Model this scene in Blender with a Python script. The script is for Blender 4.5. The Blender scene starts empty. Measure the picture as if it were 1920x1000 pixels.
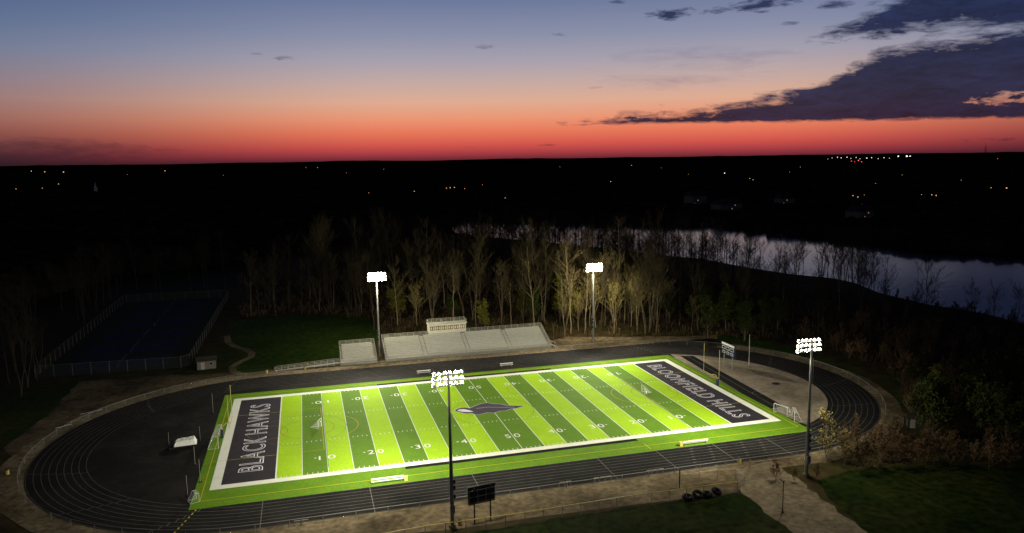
import bpy, math, random
import numpy as np
from mathutils import Vector, noise
R=math.radians; PI=math.pi
random.seed(7)
S=bpy.context.scene; col=bpy.context.collection
CAM=np.array([-38.7666,-158.2805,55.7650]); YAW,PITCH,ROLL,F=0.2707,0.1425,-0.0142,1412.21
fw=np.array([math.sin(YAW)*math.cos(PITCH),math.cos(YAW)*math.cos(PITCH),-math.sin(PITCH)])
r0=np.array([math.cos(YAW),-math.sin(YAW),0.0]); u0=np.cross(r0,fw)
rt=r0*math.cos(ROLL)+u0*math.sin(ROLL); up=-r0*math.sin(ROLL)+u0*math.cos(ROLL)
def G(x,y,z=0.0):
    "survey: photo reading -> ground position in metres"
    d=fw*F+rt*(x-960)-up*(y-500); t=(z-CAM[2])/d[2]; P=CAM+d*t; return (float(P[0]),float(P[1]))
def lin(c):
    return tuple(((v/255)/12.92 if v/255<=.04045 else ((v/255+.055)/1.055)**2.4) for v in c)
# ---------------------------------------------------------------- materials
def mat(name,c,rough=.8,metal=0,var=0.0,scale=1.0,em=None,es=0,c2=None,thr=None,detail=4,spec=.12,alpha=1):
    m=bpy.data.materials.new(name); m.use_nodes=True; nt=m.node_tree; b=nt.nodes['Principled BSDF']
    b.inputs['Base Color'].default_value=(*c,1); b.inputs['Roughness'].default_value=rough; b.inputs['Metallic'].default_value=metal
    b.inputs['Specular IOR Level'].default_value=spec
    if var or c2:
        g=nt.nodes.new('ShaderNodeNewGeometry'); n=nt.nodes.new('ShaderNodeTexNoise'); n.inputs['Scale'].default_value=scale; n.inputs['Detail'].default_value=detail
        n.inputs['Roughness'].default_value=.65
        nt.links.new(g.outputs['Position'],n.inputs['Vector'])
        r=nt.nodes.new('ShaderNodeValToRGB'); e=r.color_ramp.elements
        lo,hi=(thr or (.3,.7)); e[0].position=lo; e[1].position=hi
        a=c if c2 else tuple(v*(1-var) for v in c); bb=c2 if c2 else tuple(v*(1+var) for v in c)
        e[0].color=(*a,1); e[1].color=(*bb,1)
        nt.links.new(n.outputs['Fac'],r.inputs['Fac'])
        out=r.outputs['Color']
        if c2 and var:
            n2=nt.nodes.new('ShaderNodeTexNoise'); n2.inputs['Scale'].default_value=scale*9; n2.inputs['Detail'].default_value=5
            nt.links.new(g.outputs['Position'],n2.inputs['Vector'])
            mr=nt.nodes.new('ShaderNodeMapRange'); mr.inputs[1].default_value=.3; mr.inputs[2].default_value=.7; mr.inputs[3].default_value=1-var; mr.inputs[4].default_value=1+var
            nt.links.new(n2.outputs['Fac'],mr.inputs[0])
            vm=nt.nodes.new('ShaderNodeVectorMath'); vm.operation='SCALE'; nt.links.new(out,vm.inputs[0]); nt.links.new(mr.outputs[0],vm.inputs['Scale']); out=vm.outputs[0]
        nt.links.new(out,b.inputs['Base Color'])
    if em: b.inputs['Emission Color'].default_value=(*em,1); b.inputs['Emission Strength'].default_value=es; m.cycles.emission_sampling='NONE'
    if alpha<1: b.inputs['Alpha'].default_value=alpha
    return m
M={}
M['ground']=mat('forest_floor',(.042,.029,.014),var=.45,scale=.03,c2=(.030,.032,.010),thr=(.4,.62),spec=.03)
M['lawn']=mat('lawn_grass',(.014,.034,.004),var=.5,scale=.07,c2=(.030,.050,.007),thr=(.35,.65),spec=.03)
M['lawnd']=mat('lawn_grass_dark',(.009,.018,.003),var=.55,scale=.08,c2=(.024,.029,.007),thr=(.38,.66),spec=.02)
M['lawn2']=mat('lawn_grass_worn',(.016,.030,.004),var=.35,scale=.08,c2=(.045,.038,.014),thr=(.45,.7),spec=.03)
M['gravel']=mat('gravel',(.080,.060,.035),var=.45,scale=.10,c2=(.21,.162,.10),thr=(.38,.68),spec=.05)
M['bank']=mat('bare_earth',(.045,.034,.020),var=.45,scale=.09,c2=(.14,.105,.06),thr=(.4,.68),spec=.05)
M['conc']=mat('concrete',(.10,.08,.055),var=.35,scale=.12,c2=(.20,.162,.115),thr=(.35,.65),spec=.05)
M['sand']=mat('mottled_concrete',(.13,.105,.078),var=.22,scale=.11,c2=(.28,.23,.175),thr=(.36,.66))
M['asph']=mat('worn_asphalt',(.009,.008,.0078),var=.3,scale=.1,c2=(.024,.020,.018),thr=(.42,.75),spec=.06)
M['track']=mat('track_rubber',(.0075,.007,.007),var=.25,scale=.12,c2=(.016,.0145,.0145),thr=(.35,.7),rough=.9,spec=.05)
M['lane']=mat('lane_paint',(.125,.118,.11),var=.35,scale=.5)
M['turf']=mat('turf_green',(.080,.172,.009),var=.16,scale=.25,c2=(.115,.215,.012),thr=(.3,.7),spec=.04)
M['tl']=mat('turf_lime',(.275,.465,.012),var=.08,scale=.25,c2=(.32,.52,.014),thr=(.3,.7),spec=.04)
M['td']=mat('turf_dark_green',(.085,.175,.012),var=.09,scale=.25,c2=(.105,.205,.014),thr=(.3,.7),spec=.04)
M['ez']=mat('turf_charcoal',(.017,.014,.020),var=.1,scale=.4,c2=(.026,.022,.031),spec=.1)
M['wp']=mat('white_turf',(.62,.62,.56),var=.05,scale=.4,c2=(.70,.70,.64))
M['yp']=mat('yellow_turf_line',(.50,.38,.03))
M['cp']=mat('faint_circle_line',(.14,.20,.03))
M['rp']=mat('red_turf_line',(.26,.12,.04))
M['bp']=mat('blue_turf_line',(.06,.12,.14))
M['logo']=mat('charcoal_emblem',(.045,.034,.060),var=.1,scale=.5)
M['lav']=mat('lavender_grey',(.62,.58,.66))
M['alu']=mat('aluminium',(.58,.565,.50),rough=.45,metal=.1,var=.12,scale=1.5,spec=.3)
M['alud']=mat('aluminium_dull',(.28,.27,.23),rough=.5,metal=.2,var=.12,scale=1,spec=.3)
M['steel']=mat('galvanised_steel',(.26,.26,.25),rough=.5,metal=.5,var=.1,scale=.8)
M['fsteel']=mat('weathered_fence_steel',(.12,.115,.10),rough=.6,metal=.3,var=.1,scale=.8)
M['dsteel']=mat('dark_painted_steel',(.03,.03,.032),rough=.5,var=.2,scale=1)
M['white']=mat('white_paint',(.68,.67,.62),rough=.5,var=.06,scale=2)
M['gwhite']=mat('goal_white_paint',(.50,.50,.46),rough=.5,var=.06,scale=2)
M['hurdle']=mat('weathered_hurdle_board',(.34,.33,.30),rough=.6,var=.1,scale=2)
M['cover']=mat('white_tarpaulin',(.60,.60,.57),rough=.6,var=.12,scale=1.2)
M['cream']=mat('cream_cladding',(.74,.71,.60),rough=.6,var=.08,scale=1)
M['yel']=mat('yellow_paint',(.58,.46,.12),rough=.45,var=.08,scale=2)
M['gyel']=mat('pale_yellow_post_paint',(.42,.36,.13),rough=.45,var=.08,scale=2)
M['black']=mat('black_rubber',(.010,.010,.011),rough=.7,var=.2,scale=3)
M['blueb']=mat('navy_board',(.02,.03,.07),rough=.5,var=.2,scale=2)
M['net']=mat('white_netting',(.6,.6,.6),alpha=.25)
M['chain']=mat('chain_link',(.24,.23,.19),metal=.3,rough=.5,alpha=.10)
M['chainy']=mat('near_chain_link',(.30,.27,.17),metal=.2,rough=.5,alpha=.17)
M['chaind']=mat('dark_chain_link',(.10,.10,.085),metal=.3,rough=.5,alpha=.12)
M['court_g']=mat('court_green',(.010,.019,.012),var=.2,scale=.1,c2=(.015,.026,.017),spec=.05)
M['court_b']=mat('court_blue',(.011,.015,.050),var=.25,scale=.15,c2=(.015,.021,.068),spec=.05)
M['cline']=mat('court_line_paint',(.11,.11,.11))
M['glassw']=mat('lit_window',(.3,.25,.15),em=(1,.72,.35),es=.38)
M['glassw2']=mat('dim_lit_window',(.2,.15,.1),em=(1,.6,.25),es=.2)
M['glassd']=mat('dark_glass',(.01,.01,.012),rough=.1)
M['lens']=mat('floodlight_lens',(1,1,1),em=(1,.96,.76),es=60)
M['hous']=mat('lamp_housing',(.62,.62,.58),rough=.4,metal=.1)
M['bark']=mat('bark',(.115,.090,.055),var=.35,scale=.6)
M['bark2']=mat('pale_bark',(.22,.18,.11),var=.3,scale=.6)
M['bark_dim']=mat('dark_bark',(.045,.036,.024),var=.3,scale=.6)  # bark copy toned down: dimmer light put into the colour
M['twig']=mat('twigs_budding',(.085,.068,.034),var=.5,scale=.10)
M['twig2']=mat('twigs_yellow_buds',(.20,.165,.06),var=.35,scale=.2)
M['twig_dim']=mat('dimmed_twigs',(.034,.027,.016),var=.4,scale=.1)  # twig copy toned down to read as less lit
M['scrub']=mat('scrub_twigs',(.14,.088,.047),var=.45,scale=.12)  # tone raised so the brush reads as more lit
M['scrub_dim']=mat('dimmed_scrub_twigs',(.080,.052,.028),var=.5,scale=.10)  # scrub copy toned down: weaker light put into the colour
M['leaf']=mat('spring_leaves',(.018,.030,.005),var=.4,scale=.6,c2=(.045,.056,.009),thr=(.35,.65))
M['leafy']=mat('yellow_green_leaves',(.07,.075,.011),var=.4,scale=.6,c2=(.125,.115,.017),thr=(.35,.65))
M['woods']=mat('dark_woodland',(.012,.011,.009),var=.5,scale=.03,c2=(.050,.043,.030),thr=(.40,.68),rough=1,spec=0)
M['hill']=mat('distant_hills',(.010,.009,.011),rough=1,spec=0)
M['warm']=mat('warm_lamp_glow',(1,.6,.25),em=(1,.5,.16),es=1.6)
M['whitel']=mat('white_lamp_glow',(1,1,1),em=(1,.86,.7),es=2.6)
M['redl']=mat('red_lamp_glow',(1,.1,.05),em=(1,.07,.05),es=3)
M['roof']=mat('roof_shingle',(.04,.036,.032),var=.2,scale=1)
M['brick']=mat('weathered_siding',(.14,.125,.105),var=.15,scale=1)
w=bpy.data.materials.new('lake_water'); w.use_nodes=True; nt=w.node_tree; b=nt.nodes['Principled BSDF']
b.inputs['Base Color'].default_value=(.003,.005,.009,1); b.inputs['Roughness'].default_value=.10; b.inputs['IOR'].default_value=1.33; b.inputs['Specular IOR Level'].default_value=.16
g=nt.nodes.new('ShaderNodeNewGeometry'); n=nt.nodes.new('ShaderNodeTexNoise'); n.inputs['Scale'].default_value=.15; n.inputs['Detail'].default_value=4
nt.links.new(g.outputs['Position'],n.inputs['Vector']); bu=nt.nodes.new('ShaderNodeBump'); bu.inputs['Strength'].default_value=.10; bu.inputs['Distance'].default_value=.5
nt.links.new(n.outputs['Fac'],bu.inputs['Height']); nt.links.new(bu.outputs[0],b.inputs['Normal']); M['water']=w
# ---------------------------------------------------------------- mesh builder
class MB:
    def __init__(s): s.v=[]; s.f=[]; s.m=[]; s.k=0
    def add(s,vs,fs):
        o=len(s.v); s.v+= [tuple(v) for v in vs]; s.f+=[tuple(o+i for i in f) for f in fs]; s.m+=[s.k]*len(fs); return s
    def box(s,cx,cy,cz,sx,sy,sz,rz=0):
        c,n=math.cos(rz),math.sin(rz); vs=[]
        for z in(-.5,.5):
            for x,y in((-.5,-.5),(.5,-.5),(.5,.5),(-.5,.5)):
                X,Y=x*sx,y*sy; vs.append((cx+X*c-Y*n,cy+X*n+Y*c,cz+z*sz))
        return s.add(vs,[(3,2,1,0),(4,5,6,7),(0,1,5,4),(1,2,6,5),(2,3,7,6),(3,0,4,7)])
    def bar(s,p,q,r,r2=None,n=6,cap=True):
        p=Vector(p);q=Vector(q);d=(q-p)
        if d.length<1e-6: return s
        d.normalize(); a=d.orthogonal().normalized(); b=d.cross(a); r2=r if r2 is None else r2
        vs=[p+(a*math.cos(2*PI*i/n)+b*math.sin(2*PI*i/n))*r for i in range(n)]+[q+(a*math.cos(2*PI*i/n)+b*math.sin(2*PI*i/n))*r2 for i in range(n)]
        fs=[(i,(i+1)%n,n+(i+1)%n,n+i) for i in range(n)]
        if cap: fs+=[tuple(range(n-1,-1,-1)),tuple(range(n,2*n))]
        return s.add(vs,fs)
    def path(s,pts,r,n=6):
        for a,b in zip(pts,pts[1:]): s.bar(a,b,r,n=n)
        return s
    def quad(s,a,b,c,d): return s.add([a,b,c,d],[(0,1,2,3)])
    def rect(s,x0,y0,x1,y1,z): return s.add([(x0,y0,z),(x1,y0,z),(x1,y1,z),(x0,y1,z)],[(0,1,2,3)])
    def poly(s,pts,z):
        a=sum(p[0]*q[1]-q[0]*p[1] for p,q in zip(pts,pts[1:]+pts[:1]))
        if a<0: pts=pts[::-1]
        return s.add([(p[0],p[1],z) for p in pts],[tuple(range(len(pts)))])
    def rough(s,pts,z,amp=.5,seed=1,step=2.0):
        "polygon with a ragged worn outline"
        rg=random.Random(seed); o=[]
        for a,b in zip(pts,pts[1:]+pts[:1]):
            L=math.hypot(b[0]-a[0],b[1]-a[1]); n=max(1,int(L/step))
            for k in range(n):
                f=k/n; o.append((a[0]+(b[0]-a[0])*f+rg.uniform(-amp,amp),a[1]+(b[1]-a[1])*f+rg.uniform(-amp,amp)))
        return s.poly(o,z)
    def line(s,pts,w,z,closed=False):
        P=[Vector((p[0],p[1])) for p in pts]; n=len(P); L=[];Rr=[]
        for i in range(n):
            a=P[(i-1)%n] if (closed or i>0) else P[i]; b=P[(i+1)%n] if (closed or i<n-1) else P[i]
            t=(b-a).normalized(); nn=Vector((-t.y,t.x)); L.append(P[i]+nn*w/2);Rr.append(P[i]-nn*w/2)
        vs=[(p.x,p.y,z) for p in L]+[(p.x,p.y,z) for p in Rr]
        m=n if closed else n-1
        return s.add(vs,[(i,n+i,n+(i+1)%n,(i+1)%n) for i in range(m)])
    def build(s,name,mats,parent=None,world=False,smooth=False):
        me=bpy.data.meshes.new(name)
        vs=s.v
        if world and parent is not None:
            ox,oy,oz=parent.location; vs=[(x-ox,y-oy,z-oz) for x,y,z in vs]
        me.from_pydata(vs,[],s.f); 
        for m in (mats if isinstance(mats,(list,tuple)) else [mats]): me.materials.append(m)
        if any(s.m): me.polygons.foreach_set('material_index',s.m)
        if smooth: me.polygons.foreach_set('use_smooth',[True]*len(s.f))
        me.update(); o=bpy.data.objects.new(name,me); col.objects.link(o)
        if parent: o.parent=parent
        return o
def struct(o): o['kind']='structure'; return o
def tag(o,label,cat,group=None,kind=None):
    o['label']=label; o['category']=cat
    if group:o['group']=group
    if kind:o['kind']=kind
    return o
def thing(name,label,cat,loc=(0,0,0),rz=0,group=None):
    o=bpy.data.objects.new(name,None); col.objects.link(o); o.location=loc; o.rotation_euler=(0,0,rz); o.empty_display_size=.3
    return tag(o,label,cat,group)
def dup(root,loc,rz=0,label=None,group=None,scale=None):
    r=root.copy(); col.objects.link(r); r.location=loc; r.rotation_euler=(0,0,rz)
    if scale: r.scale=scale
    if label:r['label']=label
    if group:r['group']=group
    for ch in root.children:
        c=ch.copy(); col.objects.link(c); c.parent=r
        for g in ch.children:
            d=g.copy(); col.objects.link(d); d.parent=c
    return r
def inpoly(x,y,P):
    c=False; n=len(P); j=n-1
    for i in range(n):
        xi,yi=P[i];xj,yj=P[j]
        if (yi>y)!=(yj>y) and x<(xj-xi)*(y-yi)/(yj-yi)+xi: c=not c
        j=i
    return c
# ---------------------------------------------------------------- ground & surfaces
mb=MB(); RR=[0,60,120,240,500,1000,2500,6000,14000,40000]; NA=48
mb.v.append((0,0,0)); 
for r in RR[1:]:
    for i in range(NA): mb.v.append((r*math.cos(2*PI*i/NA),r*math.sin(2*PI*i/NA),0))
for i in range(NA): mb.f.append((0,1+i,1+(i+1)%NA)); mb.m.append(0)
for k in range(len(RR)-2):
    for i in range(NA):
        a=1+k*NA; b=a+NA; mb.f.append((a+i,b+i,b+(i+1)%NA,a+(i+1)%NA)); mb.m.append(0)
struct(mb.build('ground',M['ground']))
CX,CY,HL=0,.5,47.5
def oval(r,n=40):
    P=[]
    for i in range(n+1): a=-PI/2+PI*i/n; P.append((CX+HL+r*math.cos(a),CY+r*math.sin(a)))
    for i in range(n+1): a=PI/2+PI*i/n; P.append((CX-HL+r*math.cos(a),CY+r*math.sin(a)))
    return P
def ring(mb,ra,rb,z,jit=0):
    A=oval(ra);B=oval(rb);n=len(A); rg=random.Random(2)
    if jit: B=[(x+rg.uniform(-jit,jit),y+rg.uniform(-jit,jit)) for x,y in B]
    mb.add([(x,y,z) for x,y in A]+[(x,y,z) for x,y in B],[(i,n+i,n+(i+1)%n,(i+1)%n) for i in range(n)]); return mb
struct(ring(MB(),43.2,47.8,.03,.45).build('perimeter_path',M['gravel']))
struct(ring(MB(),33.4,43.3,.06).build('running_track',M['track']))
mb=MB(); mb.poly([(HL-4,33.9),(80,34.5),(82,42),(80,44),(HL-4,43.8)],.045); struct(mb.build('sprint_chute',M['asph']))
mb=MB()
for k in range(9): mb.line(oval(33.4+.15+k*1.2),.07,.07,True)
for X in (-47.5,47.5,-30,12,24,36,-12): mb.rect(X-.05,-42.9,X+.05,-33,.0705)
for X0,Y0 in ((27,0),(31,1),(38,1),(42,2)):
    for k in range(8): mb.rect(X0+k*.5,-42.6+k*1.2,X0+k*.5+.7,-42.6+k*1.2+.12,.071)
for a in (20,50,75,110,140,200,230,255,290,320,345):
    a=R(a); cx=HL if math.cos(a)>0 else -HL
    for k in range(8):
        r=33.6+k*1.2; aa=a+k*.018*(1 if math.cos(a)>0 else -1); 
        mb.line([(cx+(r)*math.cos(aa),CY+r*math.sin(aa)),(cx+(r+1.1)*math.cos(aa),CY+(r+1.1)*math.sin(aa))],.10,.0715)
struct(mb.build('track_lane_lines',M['lane']))
mb=MB(); 
for k in range(8):
    a=R(253); r=34+k*1.2; mb.line([(-HL+r*math.cos(a),CY+r*math.sin(a)),(-HL+(r+.5)*math.cos(a),CY+(r+.5)*math.sin(a))],.2,.073)
struct(mb.build('track_exchange_marks',M['yp']))
b=MB(); b.poly([p for p in oval(33.45)],.04); struct(b.build('infield_asphalt',M['asph']))
b=MB(); q=[(x*1,y) for x,y in oval(32.6) if x>59]; b.poly([(59.2,-24)]+q+[(59.2,26)],.05); struct(b.build('shot_put_sector',M['sand']))
b=MB(); b.poly([G(x,y) for x,y in((1275,668),(1300,668),(1470,762),(1440,768))],.06); struct(b.build('jump_runway',M['track']))
b=MB(); b.line([G(1300,668),G(1470,762)],.12,.07); b.line([G(1288,668),G(1455,764)],.12,.07)
for px,py in((1455,720),(1420,738)):
    c=G(px,py); b.line([(c[0]+1.1*math.cos(t*PI/10),c[1]+1.1*math.sin(t*PI/10)) for t in range(20)],.1,.07,True)
struct(b.build('runway_lines',M['lane']))
b=MB(); c=G(1455,720); b.poly([(c[0]+1.0*math.cos(t*PI/10),c[1]+1.0*math.sin(t*PI/10)) for t in range(20)],.065); struct(b.build('throwing_circle',M['track']))
A_,B_,Gg=54.864,24.384,45.72
b=MB(); b.rect(-59,-33,59,30,.08); struct(b.build('turf_apron',M['turf']))
b=MB()
mats=[M['tl'],M['td'],M['ez'],M['wp']]
for k in range(20):
    kk=k if k<10 else 19-k; b.k=0 if kk%2==0 else 1
    x0=-Gg+k*4.572; b.rect(x0,-B_,x0+4.572,B_,.09)
b.k=2; b.rect(-A_,-B_,-Gg,B_,.09); b.rect(Gg,-B_,A_,B_,.09)
b.k=3; W_=1.7
b.rect(-A_-W_,-B_-W_,A_+W_,-B_,.09); b.rect(-A_-W_,B_,A_+W_,B_+W_,.09); b.rect(-A_-W_,-B_,-A_,B_,.09); b.rect(A_,-B_,A_+W_,B_,.09)
struct(b.build('football_field',mats))
b=MB()
for k in range(21):
    x=-Gg+k*4.572; w_=.09 if k not in(0,20) else .2; b.rect(x-w_/2*1.3,-B_,x+w_/2*1.3,B_,.1)
for k in range(101):
    if k%5==0: continue
    x=-Gg+k*.9144
    for y in(-B_+.15,B_-.75,-8.1,7.5): b.rect(x-.06,y,x+.06,y+.6,.1)
struct(b.build('yard_lines',M['wp']))
b=MB(); b.rect(-23,-B_-W_-1.25,23,-B_-W_,.1); b.rect(-23,B_+W_,23,B_+W_+1.25,.1); struct(b.build('team_area_strips',M['track']))
b=MB()
for y in(-30.2,28.3): b.rect(-57.6,y-.06,57.6,y+.06,.1)
for x in(-57.6,57.6): b.rect(x-.06,-30.2,x+.06,28.3,.1)
for s in(-1,1):
    b.line([(s*57.6,-13),(s*37,-13),(s*37,13),(s*57.6,13)],.11,.106)
    b.line([(s*37+ -s*7.5*math.sin(t),7.5*math.cos(t)) for t in [PI*i/16 for i in range(17)]],.1,.106)
b.rect(23.4,-32,23.52,-29,.1)
struct(b.build('yellow_sport_lines',M['yp']))
b=MB(); b.line([(9.15*math.cos(t*PI/24),-1+9.15*math.sin(t*PI/24)) for t in range(48)],.1,.106,True); struct(b.build('centre_circle_line',M['cp']))
b=MB()
for s in(-1,1):
    b.line([(s*40+5.5*math.cos(t*PI/16),5.5*math.sin(t*PI/16)) for t in range(32)],.1,.108,True)
    b.line([(s*(48)+4*math.cos(t*PI/16),4*math.sin(t*PI/16)) for t in range(32)],.1,.108,True)
b.line([(12+5*math.cos(t*PI/16),12+5*math.sin(t*PI/16)) for t in range(5,27)],.08,.108)
struct(b.build('red_sport_lines',M['rp']))
b=MB()
for s in(-1,1):
    b.line([(s*36.5,-22),(s*36.5,22)],.1,.104); b.line([(s*41+9*math.cos(t*PI/16),9*math.sin(t*PI/16)) for t in range(32)],.08,.104,True)
struct(b.build('blue_sport_lines',M['bp']))
def text(body,name,m,loc,rz,h,length=None,wx=1.0,outline=0,z=.11,space=1.0,off=0):
    cu=bpy.data.curves.new(name,'FONT'); cu.body=body; cu.size=1; cu.align_x='CENTER'; cu.align_y='CENTER'; cu.space_character=space; cu.space_word=.6
    cu.resolution_u=4; cu.offset=off
    if outline: cu.fill_mode='NONE'; cu.bevel_depth=outline; cu.bevel_resolution=0
    o=bpy.data.objects.new(name,cu); col.objects.link(o)
    bpy.context.view_layer.update(); d=bpy.context.evaluated_depsgraph_get()
    me=bpy.data.meshes.new_from_object(o.evaluated_get(d)); bpy.data.objects.remove(o)
    xs=[v.co.x for v in me.vertices]; ys=[v.co.y for v in me.vertices]; cx=(max(xs)+min(xs))/2; cy=(max(ys)+min(ys))/2
    k=h/(max(ys)-min(ys)); kx=(length/(max(xs)-min(xs))) if length else k*wx
    for v in me.vertices: v.co=Vector(((v.co.x-cx)*kx,(v.co.y-cy)*k,v.co.z*.05))
    me.materials.clear(); me.materials.append(m); ob=bpy.data.objects.new(name,me); col.objects.link(ob); ob.location=(loc[0],loc[1],z); ob.rotation_euler=(0,0,rz); struct(ob)
    return ob
for i,v in enumerate(['1 0','2 0','3 0','4 0','5 0','4 0','3 0','2 0','1 0']):
    x=-Gg+9.144*(i+1)
    text(v,'yard_number',M['wp'],(x,-17.2),0,2.0,3.1); text(v,'yard_number',M['wp'],(x,17.2),PI,2.0,3.1)
    if i!=4:
        s=-1 if i<4 else 1
        for y in(-17.0,17.0):
            b=MB(); xx=x+s*2.0; b.poly([(xx,y+.24),(xx+s*.5,y),(xx,y-.24)],.11); struct(b.build('yard_arrow',M['wp']))
for wd,xx,rz_,h_,L_ in(('BLACK HAWKS',-50.3,PI/2,4.3,39.5),('BLOOMFIELD HILLS',50.3,-PI/2,3.9,43.0)):
    text(wd,'end_zone_lettering',M['ez'],(xx,0),rz_,h_,L_,z=.105,space=1.18)
    text(wd,'end_zone_lettering_outline',M['lav'],(xx,0),rz_,h_+.15,L_+.15,outline=.0195,z=.11,space=1.18)
EM=[G(*p) for p in((852,772),(856,768),(864,765.5),(873,765),(881,766.5),(890,762.5),(902,758),(914,756.2),(926,758.5),(938,758.8),(950,761.3),(962,761.4),(983,762.3),(968,767),(958,767.8),(948,771.5),(938,771.8),(926,775.5),(914,774.8),(903,777.5),(893,779),(884,776),(876,777),(868,775.5))]
b=MB(); b.poly(EM,.115); struct(b.build('midfield_emblem',M['logo']))
b=MB(); b.line(EM,.11,.12,True); b.poly([G(*p) for p in((857,771.3),(861,769),(870,768.3),(880,770.5),(888,773),(878,774),(868,773.4))],.12); b.line([G(*p) for p in((893,767),(915,764.5),(940,765),(965,764.5))],.10,.12); struct(b.build('midfield_emblem_outline',M['lav']))
b=MB(); b.rough([G(*p) for p in((425,605),(470,597),(560,592),(655,588),(700,600),(712,640),(630,672),(505,692),(470,700),(440,700),(432,690),(462,670),(440,650),(425,640))],.02,.5,1,3); struct(b.build('lawn_by_grandstand',M['lawn']))
b=MB(); b.rough([G(*p) for p in((0,745),(130,715),(300,720),(230,745),(120,790),(60,815),(0,840))],.015,.5,2,3); struct(b.build('lawn_left',M['lawn2']))
b=MB(); b.rough([G(*p) for p in((370,665),(430,645),(455,672),(430,695),(345,700))],.02,.4,3,3); struct(b.build('lawn_by_shed',M['lawn2']))
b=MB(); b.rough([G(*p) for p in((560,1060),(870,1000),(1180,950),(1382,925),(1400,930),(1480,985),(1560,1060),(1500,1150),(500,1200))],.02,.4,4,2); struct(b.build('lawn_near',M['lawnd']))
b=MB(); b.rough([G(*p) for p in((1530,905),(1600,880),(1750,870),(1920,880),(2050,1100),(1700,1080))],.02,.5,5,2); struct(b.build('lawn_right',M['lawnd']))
b=MB(); b.poly([G(*p) for p in((1345,626),(1420,636),(1520,660),(1620,705),(1700,760),(1680,770),(1600,718),(1500,676),(1400,650),(1345,638))],.024); struct(b.build('lawn_verge',M['lawn']))
b=MB(); b.poly([G(*p) for p in((420,1010),(560,986),(700,968),(860,948),(1200,900),(1400,868),(1440,872),(1400,905),(1380,924),(1180,948),(990,972),(860,992),(640,1012),(450,1050))],.02); struct(b.build('dirt_strip',M['gravel']))
b=MB(); b.rough([G(*p) for p in((1378,882),(1445,866),(1490,895),(1550,942),(1640,1012),(1540,1040),(1460,978),(1392,928))],.035,.45,6,1.6); struct(b.build('concrete_path',M['conc']))
b=MB(); b.line([G(*p) for p in((425,630),(428,642),(440,650),(462,656),(473,663),(470,670),(452,678),(435,688),(438,698),(470,704))],2.0,.035); struct(b.build('curved_footpath',M['gravel']))
b=MB(); b.rough([G(*p) for p in((150,715),(300,705),(430,700),(640,690),(640,698),(430,716),(320,728),(230,752),(120,800),(60,835),(20,860),(10,840),(90,780))],.025,.5,7,2.5); struct(b.build('bank_of_bare_earth',M['bank']))
b=MB(); b.poly([G(*p) for p in((1030,640),(1060,632),(1180,632),(1310,630),(1345,628),(1420,645),(1340,640),(1300,643),(1180,650),(1040,658))],.022); struct(b.build('dirt_verge',M['gravel']))
# ---------------------------------------------------------------- lake, woods, hills
lake_px_far=[(830,424),(850,416),(880,411),(1000,413),(1200,420),(1350,424),(1420,430),(1500,440),(1600,451),(1700,461),(1920,477),(2300,503)]
lake_px_near=[(2300,690),(1920,608),(1860,592),(1800,580),(1740,572),(1700,562),(1650,550),(1600,530),(1560,522),(1480,514),(1400,502),(1320,486),(1250,480),(1100,462),(1000,452),(900,444),(850,436)]
LK=[G(*p) for p in lake_px_far+lake_px_near]
b=MB(); b.poly(LK,.05); struct(b.build('lake_water',M['water']))
belt=[G(*p) for p in [(380,500),(640,450),(830,440)]]+[G(*p) for p in lake_px_near[::-1]]+[G(2600,900),G(2600,1400),(-200,-140),G(-500,1100),G(-300,640),G(60,560),G(200,520)]
NAz,NR=460,150; az0,az1=R(-62),R(100); rr=[120*(9000/120)**(k/(NR-1)) for k in range(NR)]
vs=[];ex=[]
for k,r in enumerate(rr):
    for i in range(NAz):
        a=az0+(az1-az0)*i/(NAz-1)+(.3*(az1-az0)/NAz if k%2 else 0); x=r*math.sin(a); y=r*math.cos(a)
        e=inpoly(x,y,LK) or inpoly(x,y,belt); ex.append(e)
        if e: z=-.5
        else:
            z=10+3.5*noise.noise(Vector((x/9,y/9,0)))+4*noise.noise(Vector((x/60,y/60,3)))+1.5*random.uniform(-1,1)
            if r<1100 and a>R(5): z*=.7
            if r>600: z+=9*noise.noise(Vector((x/400,y/400,9)))*min(1,(r-600)/1500)
            z=max(z,3)
        vs.append((x,y,z))
fs=[]
for k in range(NR-1):
    for i in range(NAz-1):
        q=(k*NAz+i,k*NAz+i+1,(k+1)*NAz+i+1,(k+1)*NAz+i)
        if not all(ex[j] for j in q): fs.append(q[::-1])
mb=MB(); mb.v=vs; mb.f=fs; mb.m=[0]*len(fs)
tag(mb.build('distant_woods',M['woods']),'dark unbroken woodland stretching from the lake to the horizon','woods',kind='stuff')
mb=MB(); n=400
for j,(r,hs) in enumerate(((8600,0),(9600,1),(13500,0))):
    for i in range(n):
        a=az0+(az1-az0)*i/(n-1); z=0 if not hs else 50+14*noise.noise(Vector((a*9,1,0)))+5*noise.noise(Vector((a*60,4,0)))+1.5*noise.noise(Vector((a*300,4,0)))
        mb.v.append((r*math.sin(a),r*math.cos(a),z))
for j in range(2):
    for i in range(n-1): mb.f.append((j*n+i,j*n+i+1,(j+1)*n+i+1,(j+1)*n+i)); mb.m.append(0)
struct(mb.build('hills',M['hill']))
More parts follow.
